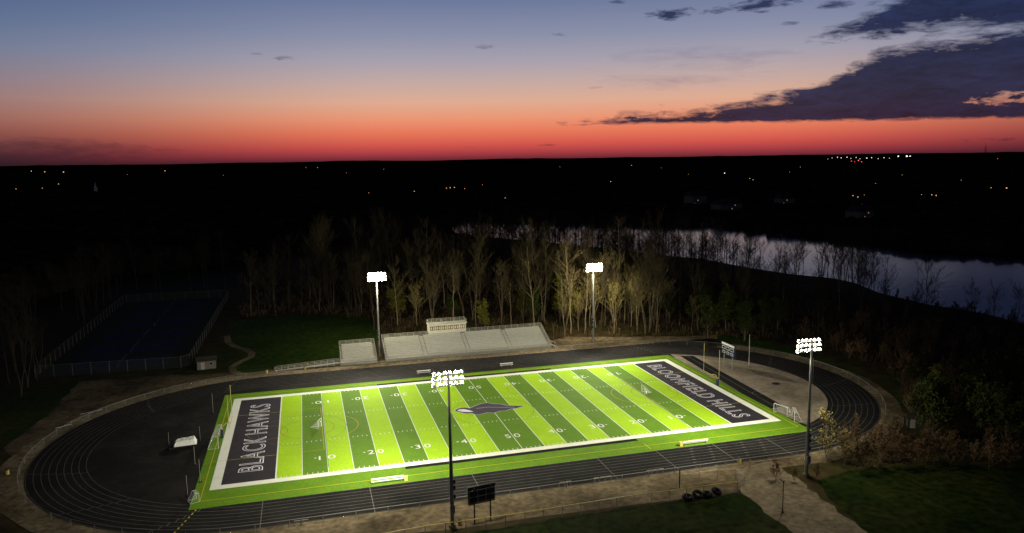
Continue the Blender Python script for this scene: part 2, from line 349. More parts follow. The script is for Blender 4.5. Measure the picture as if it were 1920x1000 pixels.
# ---------------------------------------------------------------- trees
def tree_mesh(seed,H,spread,n1=13,n2=5,n3=5,first=.3,flakes=1,fl=.22,leafn=0,r0_=.2,droop=0,fork=0):
    rg=random.Random(seed); T=MB(); C=MB()
    def flake(p,s):
        a=Vector((rg.uniform(-1,1),rg.uniform(-1,1),rg.uniform(-1,1))).normalized()*s; b_=a.orthogonal().normalized()*s*.7
        C.quad(p-a-b_,p+a-b_,p+a+b_,p-a+b_)
    stems=[]
    for st in range(1+fork):
        pts=[Vector((0,0,-.3))]; N=9; lx=rg.uniform(-.09,.09)*(1+st); ly=rg.uniform(-.09,.09)*(1+st); Hs=H*(1 if st==0 else rg.uniform(.75,.95))
        for i in range(1,N+1):
            bend=min(1,i/3); pts.append(Vector((pts[-1].x+(rg.uniform(-.015,.015)*H+lx*H/N*bend), pts[-1].y+rg.uniform(-.015,.015)*H+ly*H/N*bend, Hs*i/N*.96)))
        for i in range(N): T.bar(pts[i],pts[i+1],r0_*(1-.85*i/N),r0_*(1-.85*(i+1)/N),6,False)
        stems.append(pts)
    for k in range(n1*(1+fork)):
        pts=stems[k%(1+fork)]
        f=first+(.97-first)*(k+rg.random())/(n1*(1+fork)); ii=min(int(f*N),N-1); p=pts[ii].lerp(pts[ii+1],f*N-ii)
        a=k*2.4+rg.uniform(-.6,.6); tilt=R(rg.uniform(20,56)); L=spread*(1.15-f*.65)*rg.uniform(.6,1.25)
        d=Vector((math.cos(a)*math.sin(tilt),math.sin(a)*math.sin(tilt),math.cos(tilt))); q=p.copy(); rad=.08*(1.3-f)*(r0_/.2)**.5; seg=[q.copy()]
        for s_ in range(4):
            d=(d+Vector((rg.uniform(-.3,.3),rg.uniform(-.3,.3),.16-droop*.3))).normalized(); nq=q+d*L/4
            T.bar(q,nq,rad*(1-.2*s_),rad*(1-.2*(s_+1)),4,False); q=nq; seg.append(q.copy())
        for j in range(n2):
            t=rg.uniform(.2,1)*4; si=min(int(t),3); p2=seg[si].lerp(seg[si+1],t-si)
            d2=(d+Vector((rg.uniform(-1,1),rg.uniform(-1,1),rg.uniform(-.3,.8)-droop))).normalized(); L2=L*rg.uniform(.3,.6)
            m_=p2+d2*L2*.5; d3=(d2+Vector((rg.uniform(-.4,.4),rg.uniform(-.4,.4),.25-droop))).normalized(); e2=m_+d3*L2*.5
            C.bar(p2,m_,.040,.032,3,False); C.bar(m_,e2,.032,.020,3,False)
            for q3 in range(n3):
                t3=rg.uniform(.2,1); p3=(p2.lerp(m_,t3*2) if t3<.5 else m_.lerp(e2,t3*2-1)); d4=(d3+Vector((rg.uniform(-1,1),rg.uniform(-1,1),rg.uniform(-.4,.9)-droop))).normalized(); e4=p3+d4*L2*rg.uniform(.25,.65)
                C.bar(p3,e4,.024,.011,3,False)
                for _ in range(flakes): flake(p3.lerp(e4,rg.uniform(.3,1.05))+Vector([rg.uniform(-.15,.15) for _ in range(3)]),fl*rg.uniform(.5,1.2)*.35)
                for _ in range(leafn): flake(e4+Vector((rg.gauss(0,.45),rg.gauss(0,.45),rg.gauss(0,.4))),fl*rg.uniform(.6,1.3))
    return T,C
protos={}
def make_tree(key,name,label,cat,bm,cm,**kw):
    T,C=tree_mesh(**kw); r=thing(name,label,cat,(0,0,-50)); T.build('trunk',M[bm],r,smooth=True); C.build('crown',M[cm],r); protos[key]=r; return r
def variant(key,src,bm,cm):
    s=protos[src]; r=s.copy(); col.objects.link(r)
    for c,m in zip(sorted(s.children,key=lambda o:o.name,reverse=True),(bm,cm)):
        me=c.data.copy(); me.materials[0]=M[m]; o=bpy.data.objects.new('trunk' if c.name.startswith('trunk') else 'crown',me); col.objects.link(o); o.parent=r
    protos[key]=r
for i in range(6): make_tree('bare%d'%i,'bare_tree','x','tree',('bark','bark2','bark')[i%3],'twig',seed=10+i,H=21+i*1.4,spread=6.6+.9*(i%3),n1=(15,13,17,9,14,10)[i],n2=6,n3=6,first=(.45,.38,.42,.4,.3,.36)[i],flakes=1,fl=.13,r0_=.2,fork=(0,0,0,1,0,1)[i])
for i in range(4): variant('dark%d'%i,'bare%d'%(i+1),'bark_dim','twig_dim')  # same bare trees in toned-down colours, to read as dimly lit
for i in range(2): make_tree('pale%d'%i,'budding_tree','x','tree','bark2','twig2',seed=30+i,H=17+i*2,spread=7.5,n1=16,n2=6,n3=6,first=.22,flakes=1,fl=.4)
for i in range(3): make_tree('leafy%d'%i,'leafy_tree','x','tree','bark','leaf' if i<2 else 'leafy',seed=40+i,H=12+i*1.5,spread=5.5,n1=15,n2=5,n3=4,first=.12,flakes=0,leafn=5,fl=.26)
for i in range(3): make_tree('shrub%d'%i,'bare_shrub','x','shrub','scrub','scrub',seed=50+i,H=4.2+i,spread=2.8,n1=12,n2=4,n3=5,first=.05,flakes=2,fl=.35,r0_=.06)
for i in range(3): variant('dshrub%d'%i,'shrub%d'%i,'scrub_dim','scrub_dim')  # same shrubs in the toned-down colour, for less lit brush
for i in range(2): make_tree('small%d'%i,'slender_tree','x','tree','bark2','twig2',seed=60+i,H=9+i,spread=3.6,n1=16,n2=6,n3=5,first=.1,flakes=1,fl=.4,r0_=.09)
used=set(); placed=[]
def plant(key,x,y,label,group,sc=1,rz=None,zs=1):
    p=protos[key]; rz=random.uniform(0,2*PI) if rz is None else rz
    if key not in used:
        used.add(key); o=p; o.location=(x,y,0); o.rotation_euler=(0,0,rz); o['label']=label
        if group:o['group']=group
    else: o=dup(p,(x,y,0),rz,label,group)
    if not group and 'group' in o: del o['group']
    o.scale=(sc,sc,sc*zs); placed.append((x,y)); return o
def scatter(poly,n,keys,label,group,smin=.8,smax=1.15,mind=3.0):
    P=[G(*p) for p in poly]; xs=[p[0] for p in P]; ys=[p[1] for p in P]; c=0; tries=0
    while c<n and tries<n*60:
        tries+=1; x=random.uniform(min(xs),max(xs)); y=random.uniform(min(ys),max(ys))
        if not inpoly(x,y,P) or inpoly(x,y,LK): continue
        if any((x-a)**2+(y-b_)**2<mind**2 for a,b_ in placed): continue
        plant(random.choice(keys),x,y,label,group,random.uniform(smin,smax),zs=random.uniform(.92,1.15)); c+=1
B5=['bare%d'%i for i in range(6)]; D4=['dark%d'%i for i in range(4)]; DS=['dshrub%d'%i for i in range(3)]
scatter([(700,640),(700,612),(1030,590),(1310,600),(1310,630),(1130,632),(1050,640),(1050,622),(730,612)],56,B5*2+D4+['pale0'],'tall bare tree in the lit front rows behind the grandstand','bare trees behind the grandstand',.55,1.1,2.2)
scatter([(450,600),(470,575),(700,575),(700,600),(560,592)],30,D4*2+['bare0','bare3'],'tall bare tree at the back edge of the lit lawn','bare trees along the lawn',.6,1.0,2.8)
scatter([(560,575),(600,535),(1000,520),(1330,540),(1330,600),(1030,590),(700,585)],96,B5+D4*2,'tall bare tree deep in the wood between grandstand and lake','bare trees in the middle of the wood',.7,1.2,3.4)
scatter([(1100,630),(1130,600),(1250,600),(1260,630)],6,['pale0','pale1','bare1'],'pale budding tree lit bright beside the right-hand far light mast','pale trees by the far light mast',.7,1.0,3.4)
scatter([(730,606),(1060,590),(1300,596),(1300,622),(1060,620)],9,['leafy0','leafy2','leafy1'],'low green leafing tree among the bare trunks behind the grandstand','leafing trees behind the grandstand',.55,.85,3)
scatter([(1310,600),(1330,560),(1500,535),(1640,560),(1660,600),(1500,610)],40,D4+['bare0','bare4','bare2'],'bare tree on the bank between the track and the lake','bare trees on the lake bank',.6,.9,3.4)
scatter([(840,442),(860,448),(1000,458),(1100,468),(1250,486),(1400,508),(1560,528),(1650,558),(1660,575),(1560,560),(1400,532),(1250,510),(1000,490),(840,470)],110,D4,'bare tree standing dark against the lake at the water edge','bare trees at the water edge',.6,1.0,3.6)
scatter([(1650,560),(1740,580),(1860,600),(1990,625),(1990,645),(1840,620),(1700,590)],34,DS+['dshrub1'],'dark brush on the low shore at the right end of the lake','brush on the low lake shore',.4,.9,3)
scatter([(1290,635),(1300,600),(1460,600),(1470,630),(1400,640)],9,['leafy0','leafy1'],'low leafing tree at the edge of the wood behind the scoreboard','leafing trees behind the scoreboard',.6,.95,4)
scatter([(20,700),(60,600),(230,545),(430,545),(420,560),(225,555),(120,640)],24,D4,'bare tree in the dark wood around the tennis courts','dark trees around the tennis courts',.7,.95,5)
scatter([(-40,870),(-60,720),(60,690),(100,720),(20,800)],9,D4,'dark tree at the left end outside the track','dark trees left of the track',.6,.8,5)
scatter([(1480,640),(1660,600),(1920,640),(1920,760),(1780,770),(1680,700)],84,['dshrub0','shrub1','dshrub2','dark0','shrub2','shrub0','shrub2'],'bare brown brush tree on the slope right of the track','brush on the slope right of the track',.6,1.1,2.8)
scatter([(1660,700),(1720,690),(1920,760),(1920,880),(1760,850),(1700,780)],46,DS+['shrub0','leafy0','shrub1'],'dark bush in the thicket beyond the right-hand bend','bushes beyond the right-hand bend',.6,1.0,2.8)
scatter([(1560,862),(1640,825),(1760,850),(1900,880),(1740,885),(1590,890)],34,DS+['shrub2','shrub0'],'dark bush on the rough ground right of the near light mast','bushes right of the near light mast',.5,.9,2.3)
for px,py,k,sc,l in((1548,868,'small0',.95,'slender yellow budding tree just right of the near light mast'),(1583,872,'small1',.6,'smaller budding tree second to the right of the near light mast'),
    (1745,775,'leafy2',.62,'yellow green leafy tree beside the little hut at the right bend'),(910,622,'leafy2',.62,'low yellow green tree behind the press box'),
    (1395,640,'leafy1',.8,'dark green tree right of the flagpole at the wood edge'),(1455,903,'shrub1',.55,'brown bush between the concrete path and near light mast'),
    (1490,905,'shrub0',.45,'low brown bush at the foot of the near right light mast'),(1530,900,'shrub2',.45,'low bush hugging the right side of the near mast foot')):
    plant(k,*G(px,py),l,None,sc)
for k,p in protos.items():
    if k not in used: 
        for c in list(p.children): bpy.data.objects.remove(c)
        bpy.data.objects.remove(p)
mb=MB(); rg=random.Random(5)
P=[G(*p) for p in((470,540),(640,455),(790,442),(860,446),(1100,464),(1250,483),(1420,506),(1330,560),(1000,520),(480,530))]
xs=[p[0] for p in P]; ys=[p[1] for p in P]; c=0
while c<700:
    x=rg.uniform(min(xs),max(xs)); y=rg.uniform(min(ys),max(ys))
    if not inpoly(x,y,P) or inpoly(x,y,LK): continue
    c+=1; H=rg.uniform(13,23); top=Vector((x+rg.uniform(-1,1),y+rg.uniform(-1,1),H)); bs=Vector((x,y,0)); mb.bar(bs,top,.2,.05,4,False)
    for k in range(11):
        p=bs.lerp(top,rg.uniform(.35,.95)); a=rg.uniform(0,6.28); L=rg.uniform(2.5,5.5); e=p+Vector((math.cos(a)*.6,math.sin(a)*.6,.9))*L*.8; mb.bar(p,e,.08,.04,3,False)
        for j in range(8):
            q=p.lerp(e,rg.uniform(.3,1)); mb.bar(q,q+Vector((rg.uniform(-1,1),rg.uniform(-1,1),rg.uniform(0,1)))*L*.4,.045,.02,3,False)
tag(mb.build('back_woods',M['twig_dim']),'dense mass of bare branches at the back of the wood by the lake','woods',kind='stuff')
mb=MB(); P=[G(*p) for p in((440,598),(560,590),(700,600),(720,625),(1050,640),(1310,632),(1480,640),(1680,700),(1700,790),(1920,880),(2100,860),(1920,610),(1660,556),(1330,520),(480,520))]
xs=[p[0] for p in P]; ys=[p[1] for p in P]; c=0
while c<7500:
    x=rg.uniform(min(xs),max(xs)); y=rg.uniform(min(ys),max(ys))
    if not inpoly(x,y,P) or inpoly(x,y,LK): continue
    c+=1; h=rg.uniform(.4,2.0)
    for j in range(5):
        a=rg.uniform(0,6.28); d=Vector((math.cos(a),math.sin(a),0)); p=Vector((x,y,0))+d*rg.uniform(0,.9); e=p+d*h*.5+Vector((0,0,h)); s=Vector((-d.y,d.x,0))*rg.uniform(.03,.12)
        mb.quad(p-s*.3,p+s*.3,e+s,e-s)
tag(mb.build('undergrowth',M['scrub_dim']),'tangled brown undergrowth beneath the bare trees','undergrowth',kind='stuff')
# ---------------------------------------------------------------- light masts
ZR=(22.4,23.25,24.1)
def mast(loc,rz,label):
    t=thing('stadium_light_mast',label,'light mast',loc,rz,None)
    b=MB(); b.bar((0,0,0),(0,0,8),.32,.27,12); b.bar((0,0,8),(0,0,16),.27,.2,12); b.bar((0,0,16),(0,0,24.4),.2,.13,12); b.build('pole',M['steel'],t)
    b=MB(); b.bar((0,0,0),(0,0,.5),.6,.5,12); b.build('footing',M['conc'],t)
    for z,w_ in zip(ZR,(4.6,4.6,4.3)):
        b=MB(); b.box(0,.22,z,w_,.12,.12); b.build('crossarm',M['steel'],t)
    b=MB(); b.box(0,-.42,3.2,.7,.35,1.3); b.build('control_cabinet',M['steel'],t)
    for z in(5.0,6.4,7.4):
        b=MB(); b.box(.35,.1,z,.5,.4,.6); b.build('speaker_horn',M['dsteel'],t)
    b=MB(); 
    for s in(-.25,.25): b.bar((s,-.3,2),(s,-.3,21.5),.02,n=4)
    b.build('cable_conduit',M['steel'],t)
    return t
tl=R(24); ax=Vector((0,math.cos(tl),-math.sin(tl)))
hb=MB(); hb.bar((0,0,0),ax*.16,.11,.17,12); hb.bar(ax*.16,ax*.42,.17,.30,14,False); hb.bar(-ax*.2,(0,0,0),.08,.11,8); hb.box(0,0,-.05,.06,.3,.4)
lb=MB(); 
for (a,ra),(c,rc) in zip(((.38,.295),(.47,.28),(.54,.19)),((.47,.28),(.54,.19),(.58,.02))): lb.bar(ax*a,ax*c,ra,rc,14,False)
hme=None
masts=[((-19.4,55.2,0),PI,'lit stadium light mast rising behind the left end of the grandstand',[(-46,22),(-6,22),(-34,-14)]),((44.3,50.1,0),PI,'lit stadium light mast right of the grandstand before the wood',[(12,22),(54,20),(34,-14)]),
 ((-19.1,-51.3,0),0,'near stadium light mast beside the dark scoreboard back',[(-47,-20),(-6,-18),(-32,12)]),((43.8,-51.3,0),0,'near stadium light mast at the right by the yellow budding tree',[(12,-18),(54,-18),(34,14)])]
for loc,rz,l,tg in masts:
    t=mast(loc,rz,l); s=1 if rz==0 else -1
    for j,z in enumerate(ZR):
        nl=6
        for i in range(nl):
            x=-2.05+i*.82
            if z>24: x*=.93
            if hme is None:
                h=hb.build('floodlight',M['hous'],t); le=lb.build('lens',M['lens'],h,smooth=True); hme=(h.data,le.data)
            else:
                h=bpy.data.objects.new('floodlight',hme[0]); col.objects.link(h); h.parent=t
                le=bpy.data.objects.new('lens',hme[1]); col.objects.link(le); le.parent=h
            h.location=(x,.45,z+.2)
            if s<0: h.scale=(1.3,1.3,1.25)  # far lamps enlarged so lenses merge: glow put into the shape
            h.rotation_euler=(random.uniform(-.12,.12),0,(i-2.5)*-.12+random.uniform(-.08,.08))
    for k,(tx,ty) in enumerate(tg):
        ld=bpy.data.lights.new('floodlight_beam','SPOT'); ld.energy=((80000,54000,52000) if s<0 else (84000,50000,55000))[k]; ld.color=(1,.96,.76); ld.spot_size=R(88 if loc[0]<0 and k!=1 else 94); ld.spot_blend=.9; ld.shadow_soft_size=.9
        lo=bpy.data.objects.new('floodlight_beam',ld); col.objects.link(lo); lo.location=(loc[0]+(-1.2,1.2,0)[k],loc[1]+s*1.9,23.0)
        lo.rotation_euler=(Vector((tx,ty,0))-lo.location).to_track_quat('-Z','Y').to_euler()
    ld=bpy.data.lights.new('floodlight_spill','SPOT'); ld.energy=15000 if s<0 else 14000; ld.color=(1,.92,.66); ld.shadow_soft_size=1.0; ld.spot_size=R(168); ld.spot_blend=.25
    lo=bpy.data.objects.new('floodlight_spill',ld); col.objects.link(lo); lo.location=(loc[0],loc[1]+s*1.9,21.4)
    if s<0:
        ld=bpy.data.lights.new('floodlight_back_spill','SPOT'); ld.energy=17000 if loc[0]<0 else 25000; ld.color=(1,.88,.56); ld.shadow_soft_size=1.2; ld.spot_size=R(150); ld.spot_blend=.9
        lo=bpy.data.objects.new('floodlight_back_spill',ld); col.objects.link(lo); lo.location=(loc[0],loc[1]+1.2,23.4); lo.rotation_euler=(Vector((loc[0]+(14 if loc[0]<0 else 4),loc[1]+50,2))-lo.location).to_track_quat('-Z','Y').to_euler()
    if s>0:
        ld=bpy.data.lights.new('housing_fill','POINT'); ld.energy=420; ld.color=(1,.97,.85); ld.shadow_soft_size=.6  # added light with no lamp behind it, whitens the near lamp housings
        lo=bpy.data.objects.new('housing_fill',ld); col.objects.link(lo); lo.location=(loc[0],loc[1]-2.4,25.6)
# ---------------------------------------------------------------- grandstand
def stand(name,label,x0,x1,y0,nr,z0,aisles,rise=.29,dep=.76):
    t=thing(name,label,'grandstand',((x0+x1)/2,y0,0))
    b=MB(); d=MB(); s_=MB()
    b.box((x0+x1)/2,y0+.6,z0-.04,x1-x0,1.2,.08)
    for i in range(nr):
        y=y0+1.2+i*dep; z=z0+.12+i*rise
        b.box((x0+x1)/2,y+dep*.5,z-.04,x1-x0,dep-.02,.07)
        b.box((x0+x1)/2,y+.02,z-rise/2-.03,x1-x0,.03,rise-.09)
    b.build('stepped_deck',M['alud'],t,world=True)
    segs=[x0]+aisles+[x1]
    for a,c in zip(segs,segs[1:]):
        s_=MB()
        for i in range(nr):
            y=y0+1.2+i*dep; z=z0+.12+i*rise; s_.box((a+c)/2,y+dep*.72,z+.38,c-a-1.0,.3,.06)
            s_.box((a+c)/2,y+dep*.72,z+.18,c-a-1.4,.04,.34)
        s_.build('seat_rows',M['alu'],t,world=True)
    for a in aisles:
        q=MB()
        for i in range(nr*2): q.box(a,y0+1.2+i*dep/2,z0+.12+i*rise/2,.9,.3,.1)
        q.build('aisle_steps',M['alu'],t,world=True)
    yb=y0+1.2+nr*dep; zb=z0+.12+nr*rise
    fr=MB(); n=int((x1-x0)/3)
    for i in range(n+1):
        x=x0+(x1-x0)*i/n
        for k in range(0,nr+1,3): fr.bar((x,y0+1.2+k*dep,0),(x,y0+1.2+k*dep,z0+k*rise-.1),.06,n=5)
        fr.bar((x,y0+.1,0),(x,y0+.1,z0-.1),.05,n=5); fr.bar((x,y0+1.2,.1),(x,yb,zb-.5),.05,n=5)
    fr.build('support_frame',M['alud'],t,world=True)
    def rail(pts,nm='guard_rail'):
        q=MB()
        for h in(.1,.4,.75,1.1): q.path([(x,y,z+h) for x,y,z in pts],.04,5)
        for (ax_,ay,az),(bx,by,bz) in zip(pts,pts[1:]):
            L=math.hypot(bx-ax_,by-ay); m=max(1,int(L/1.8))
            for k in range(m+1):
                f=k/m; q.bar((ax_+(bx-ax_)*f,ay+(by-ay)*f,az+(bz-az)*f),(ax_+(bx-ax_)*f,ay+(by-ay)*f,az+(bz-az)*f+1.1),.035,n=4)
        q.build(nm,M['alu'],t,world=True)
        return q
    rail([(x0,y0+1.2,z0),(x0,yb,zb),(x1,yb,zb),(x1,y0+1.2,z0)]); rail([(x0,y0,z0),(x1,y0,z0)])
    q=MB(); q.box((x0+x1)/2,y0,z0/2,x1-x0,.05,z0-.1); q.build('front_skirt',M['alud'],t,world=True)
    return yb,zb
yb,zb=stand('grandstand','long silver aluminium grandstand with the press box on top',-18.4,30.2,47.8,12,.9,[-7,5.5,18])
stand('small_grandstand','short silver aluminium grandstand left of the light mast',-30.6,-20.8,47.8,10,.9,[])
t=thing('access_ramp','low aluminium wheelchair ramp leading to the grandstand left end','ramp',(-39,48.6,0))
b=MB(); L=17.2; b.add([(-48,47.9,.05),(-30.8,47.9,.9),(-30.8,49.3,.9),(-48,49.3,.05),(-48,47.9,0),(-30.8,47.9,.75),(-30.8,49.3,.75),(-48,49.3,0)],[(0,1,2,3),(4,7,6,5),(0,4,5,1),(3,2,6,7),(1,5,6,2),(0,3,7,4)]); b.build('ramp_deck',M['alud'],t,world=True)
for y in(47.9,49.3):
    b=MB()
    for h in(.35,.7,1.05): b.bar((-48,y,.05+h),(-30.8,y,.9+h),.035,n=5)
    for i in range(11): x=-48+1.72*i; b.bar((x,y,0),(x,y,.05+.85*i/10+1.05),.035,n=4)
    b.build('handrail',M['alu'],t,world=True)
t=thing('stair_flight','aluminium stair flight off the right end of the grandstand','stairs',(31.5,50,0))
b=MB()
for i in range(6): b.box(30.5+i*.3,50,.85-i*.15,.3,1.4,.05)
b.build('stair_treads',M['alu'],t,world=True)
b=MB()
for y in(49.3,50.7): b.bar((30.3,y,2.0),(32.2,y,1.05),.03,n=5); b.bar((32.2,y,0),(32.2,y,1.05),.03,n=5); b.bar((30.3,y,.9),(30.3,y,2.),.03,n=5)
b.build('handrail',M['alu'],t,world=True)
t=thing('press_box','cream press box with lit windows on top of the grandstand','press box',(1.2,yb+1.6,0))
b=MB(); z0=zb+.1; b.box(1.2,yb+1.9,z0+1.3,11.2,3.0,2.6); b.build('wall',M['cream'],t,world=True)
b=MB(); b.box(1.2,yb+1.8,z0+2.72,11.7,3.6,.2); b.build('roof',M['cream'],t,world=True)
for i in range(6):
    x=1.2-4.5+i*1.8; f=MB(); f.box(x,yb+.37,z0+1.6,1.5,.06,1.15); fo=f.build('window_frame',M['dsteel'],t,world=True)
    g=MB(); 
    for s in(-.36,.36): g.box(x+s,yb+.33,z0+1.6,.5,.03,.8)
    g.v=[(vx-t.location.x,vy-t.location.y,vz) for vx,vy,vz in g.v]; go=g.build('pane',M['glassw'],fo)
b=MB(); b.box(6.82,yb+1.9,z0+1.0,.05,1.0,2.0); b.build('door',M['alud'],t,world=True)
b=MB()
for h in(.35,.7,1.05): b.path([(-4.5,yb+.2,z0+2.82+h),(6.9,yb+.2,z0+2.82+h),(6.9,yb+3.4,z0+2.82+h),(-4.5,yb+3.4,z0+2.82+h),(-4.5,yb+.2,z0+2.82+h)],.04,5)
for i in range(9):
    x=-4.5+11.4*i/8
    for y in(yb+.2,yb+3.4): b.bar((x,y,z0+2.8),(x,y,z0+3.87),.04,n=4)
b.build('roof_railing',M['alu'],t,world=True)
b=MB()
for x in(-4,1.2,6.4):
    for y in(yb+.7,yb+3): b.bar((x,y,0),(x,y,z0),.1,n=6)
b.build('support_post',M['alud'],t,world=True)
# ---------------------------------------------------------------- sport equipment
def goalposts(x,s,label):
    t=thing('goal_post',label,'goal post',(x,0,0),0 if s>0 else PI)
    b=MB(); b.path([(1.8,0,0),(1.8,0,1.6),(1.5,0,2.5),(.9,0,3.0),(0,0,3.05)],.08,8); b.build('gooseneck_post',M['gyel'],t)
    b=MB(); b.bar((0,-3.6,3.05),(0,3.6,3.05),.06,n=8); b.build('crossbar',M['gyel'],t)
    for y in(-3.55,3.55): b=MB(); b.bar((0,y,3.05),(0,y,10.0),.05,n=8); b.build('upright',M['gyel'],t)
    b=MB(); b.box(1.8,0,.9,.5,.5,1.7); b.build('post_padding',M['blueb'],t)
goalposts(A_+.2,1,'yellow football goal post behind the right-hand end zone'); goalposts(-A_-.2,-1,'yellow football goal post behind the left-hand end zone')
def goal(loc,rz,label,w_=7.3,h=2.4,d=2.0,frame='gwhite',group=None,name='soccer_goal'):
    t=thing(name,label,'goal',(*loc,.1),rz,group)
    b=MB(); b.path([(-w_/2,0,0),(-w_/2,0,h),(w_/2,0,h),(w_/2,0,0)],.055,6); b.build('goal_frame',M[frame],t)
    b=MB(); b.path([(-w_/2,0,h),(-w_/2,d*.4,h),(-w_/2,d,0),(w_/2,d,0),(w_/2,d*.4,h),(w_/2,0,h)],.03,5); b.bar((-w_/2,0,0),(-w_/2,d,0),.03,n=5); b.bar((w_/2,0,0),(w_/2,d,0),.03,n=5); b.build('back_frame',M[frame],t)
    b=MB()
    for k in range(int(w_/.3)+1):
        x=-w_/2+w_*k/int(w_/.3); b.path([(x,.02,h),(x,d*.4,h),(x,d,.02)],.012,3)
    for k in range(9):
        f=k/8; y=d*.4+(d*.6)*f; z=h*(1-f); b.bar((-w_/2,y,z),(w_/2,y,z),.012,n=3)
        for s in(-1,1): b.bar((s*w_/2,.02,z),(s*w_/2,y,z),.012,n=3)
    b.quad((-w_/2,d*.4,h),(w_/2,d*.4,h),(w_/2,d,0),(-w_/2,d,0)); b.quad((-w_/2,0,h),(w_/2,0,h),(w_/2,d*.4,h),(-w_/2,d*.4,h))
    b.build('goal_net',M['net'],t)
goal((-57.0,-2.5),PI/2,'white netted soccer goal behind the left-hand end zone',7.3)
goal((-58.0,-29.5),PI/2+.4,'small white net at the near left corner of the turf',1.6,1.5,1.4,name='training_goal')
goal(G(1463,778),-PI/2+.3,'white soccer goal by the near right corner, left one of the pair',3.4,2.0,1.5)
goal(G(1487,787),-PI/2-.5,'white soccer goal by the near right corner, right one of the pair',3.4,2.0,1.5)
def laxgoal(loc,rz,label):
    t=thing('lacrosse_goal',label,'goal',(*loc,.1),rz)
    b=MB(); b.path([(-.91,0,0),(-.91,0,1.83),(.91,0,1.83),(.91,0,0)],.04,6); b.path([(-.91,0,.03),(0,2.1,.03),(.91,0,.03)],.03,5); b.build('goal_frame',M['white'],t)
    b=MB(); b.add([(-.9,.03,1.8),(.9,.03,1.8),(0,2.1,.03),(-.9,.03,.03),(.9,.03,.03)],[(0,1,2),(0,2,3),(1,4,2)])
    b.build('goal_net',M['net'],t)
laxgoal(G(600,803),-.4-PI/2+PI,'white lacrosse goal on the left half of the field'); laxgoal(G(1206,738),-PI/2,'white lacrosse goal on the right half of the field')
def bench(loc,rz,L,label,end=True,back=False):
    t=thing('team_bench',label,'bench',(*loc,.1),rz)
    b=MB(); b.box(0,0,.45,L,.3,.05); b.box(0,.02,.40,L,.05,.08); b.build('seat',M['white'],t)
    if back: b=MB(); b.box(0,.25,.8,L,.05,.28); b.build('backrest',M['white'],t)
    n=3 if L>4 else 2
    for i in range(n):
        x=-L/2+.4+(L-.8)*i/(n-1); b=MB(); b.box(x,0,.21,.06,.3,.42); b.box(x,.18,.03,.08,.7,.05); b.build('leg',M['alud'],t)
    if end: b=MB(); b.box(L/2+.35,0,.35,.6,.6,.7); b.box(L/2+.35,0,.74,.66,.66,.08); b.build('end_cooler',M['yel'],t)
bench(G(795,702),0,3.6,'white bench on the far sideline nearest the short grandstand',False,True)
bench(G(950,688),0,3.6,'white bench on the far sideline below the press box',False,True)
bench(G(727,906),0,5.6,'long white bench with yellow end on the near left sideline',True,True)
bench(G(1303,834),PI,5.4,'long white bench with yellow end on the near right sideline',True,True)
p=G(348,836); t=thing('high_jump_mat','white covered high jump mat on the dark asphalt inside the left bend','jumping mat',(*p,.05),.1)
b=MB(); b.box(0,0,.2,4.2,2.6,.3); b.build('trolley_base',M['black'],t)
b=MB(); rg=random.Random(3); nx,ny=12,8
for j in range(ny+1):
    for i in range(nx+1):
        x=-2.0+4.0*i/nx; y=-1.25+2.5*j/ny; z=1.2+.05*i/nx*6+rg.uniform(-.07,.07)
        if i in(0,nx) or j in(0,ny): z=.42; x*=1.06; y*=1.06
        b.v.append((x,y,z))
for j in range(ny):
    for i in range(nx): a=j*(nx+1)+i; b.f.append((a,a+1,a+nx+2,a+nx+1)); b.m.append(0)
b.build('white_cover',M['cover'],t)
for x in(-2.7,-2.1): b=MB(); b.bar((x,-1.6,.3),(x,-1.45,.3),.3,n=12); b.build('wheel',M['black'],t)
for x,y in((-3.0,.6),(2.7,1.7)): b=MB(); b.bar((x,y,0),(x,y,3.0),.03,n=5); b.build('bar_standard',M['alud'],t)
for (px,py,h,l) in((352,930,3.6,'thin pale pole at the near left corner of the turf'),(366,872,3.6,'thin pale pole beside the left edge of the turf'),(400,775,4.5,'thin pole behind the left goal post, far side'),(376,905,4.2,'thin pale pole nearest the small corner net')):
    t=thing('marker_pole',l,'pole',(*G(px,py),.05)); b=MB(); b.bar((0,0,.1),(0,0,h),.04,n=6); b.build('shaft',M['alud'],t); b=MB(); b.bar((0,0,0),(0,0,.12),.3,n=10); b.build('base_plate',M['black'],t)
x1,y1=G(890,982); x2,y2=G(920,975); cx,cy=(x1+x2)/2,(y1+y2)/2
t=thing('rear_scoreboard','dark scoreboard seen from behind beside the near left mast','scoreboard',(cx,cy,0),math.atan2(y2-y1,x2-x1)); hw=math.hypot(x2-x1,y2-y1)/2
for s in(-hw,hw): b=MB(); b.box(s,0,2.9,.16,.2,5.8); b.build('post',M['dsteel'],t)
b=MB(); b.box(0,.25,4.3,4.5,.25,2.5); b.build('display_board',M['dsteel'],t)
b=MB(); 
for z in(3.3,4.3,5.3): b.box(0,.06,z,4.4,.1,.1)
for x in(-2.1,-.7,.7,2.1): b.box(x,.09,4.3,.08,.06,2.4)
b.build('bracing',M['alud'],t)
b=MB(); b.box(0,.25,5.75,4.6,.3,.35); b.build('header_panel',M['dsteel'],t)
p=G(1365,690); t=thing('scoreboard','tall blue and white scoreboard in the right-hand bend','scoreboard',(*p,.05),-PI/2)
for s in(-2,2): b=MB(); b.box(s,0,1.8,.22,.22,3.6); b.build('post',M['steel'],t)
b=MB(); b.box(0,0,4.9,6.2,.35,3.2); b.build('display_board',M['blueb'],t)
b=MB(); b.box(0,-.2,6.2,6.0,.05,.55); b.build('header_panel',M['white'],t)
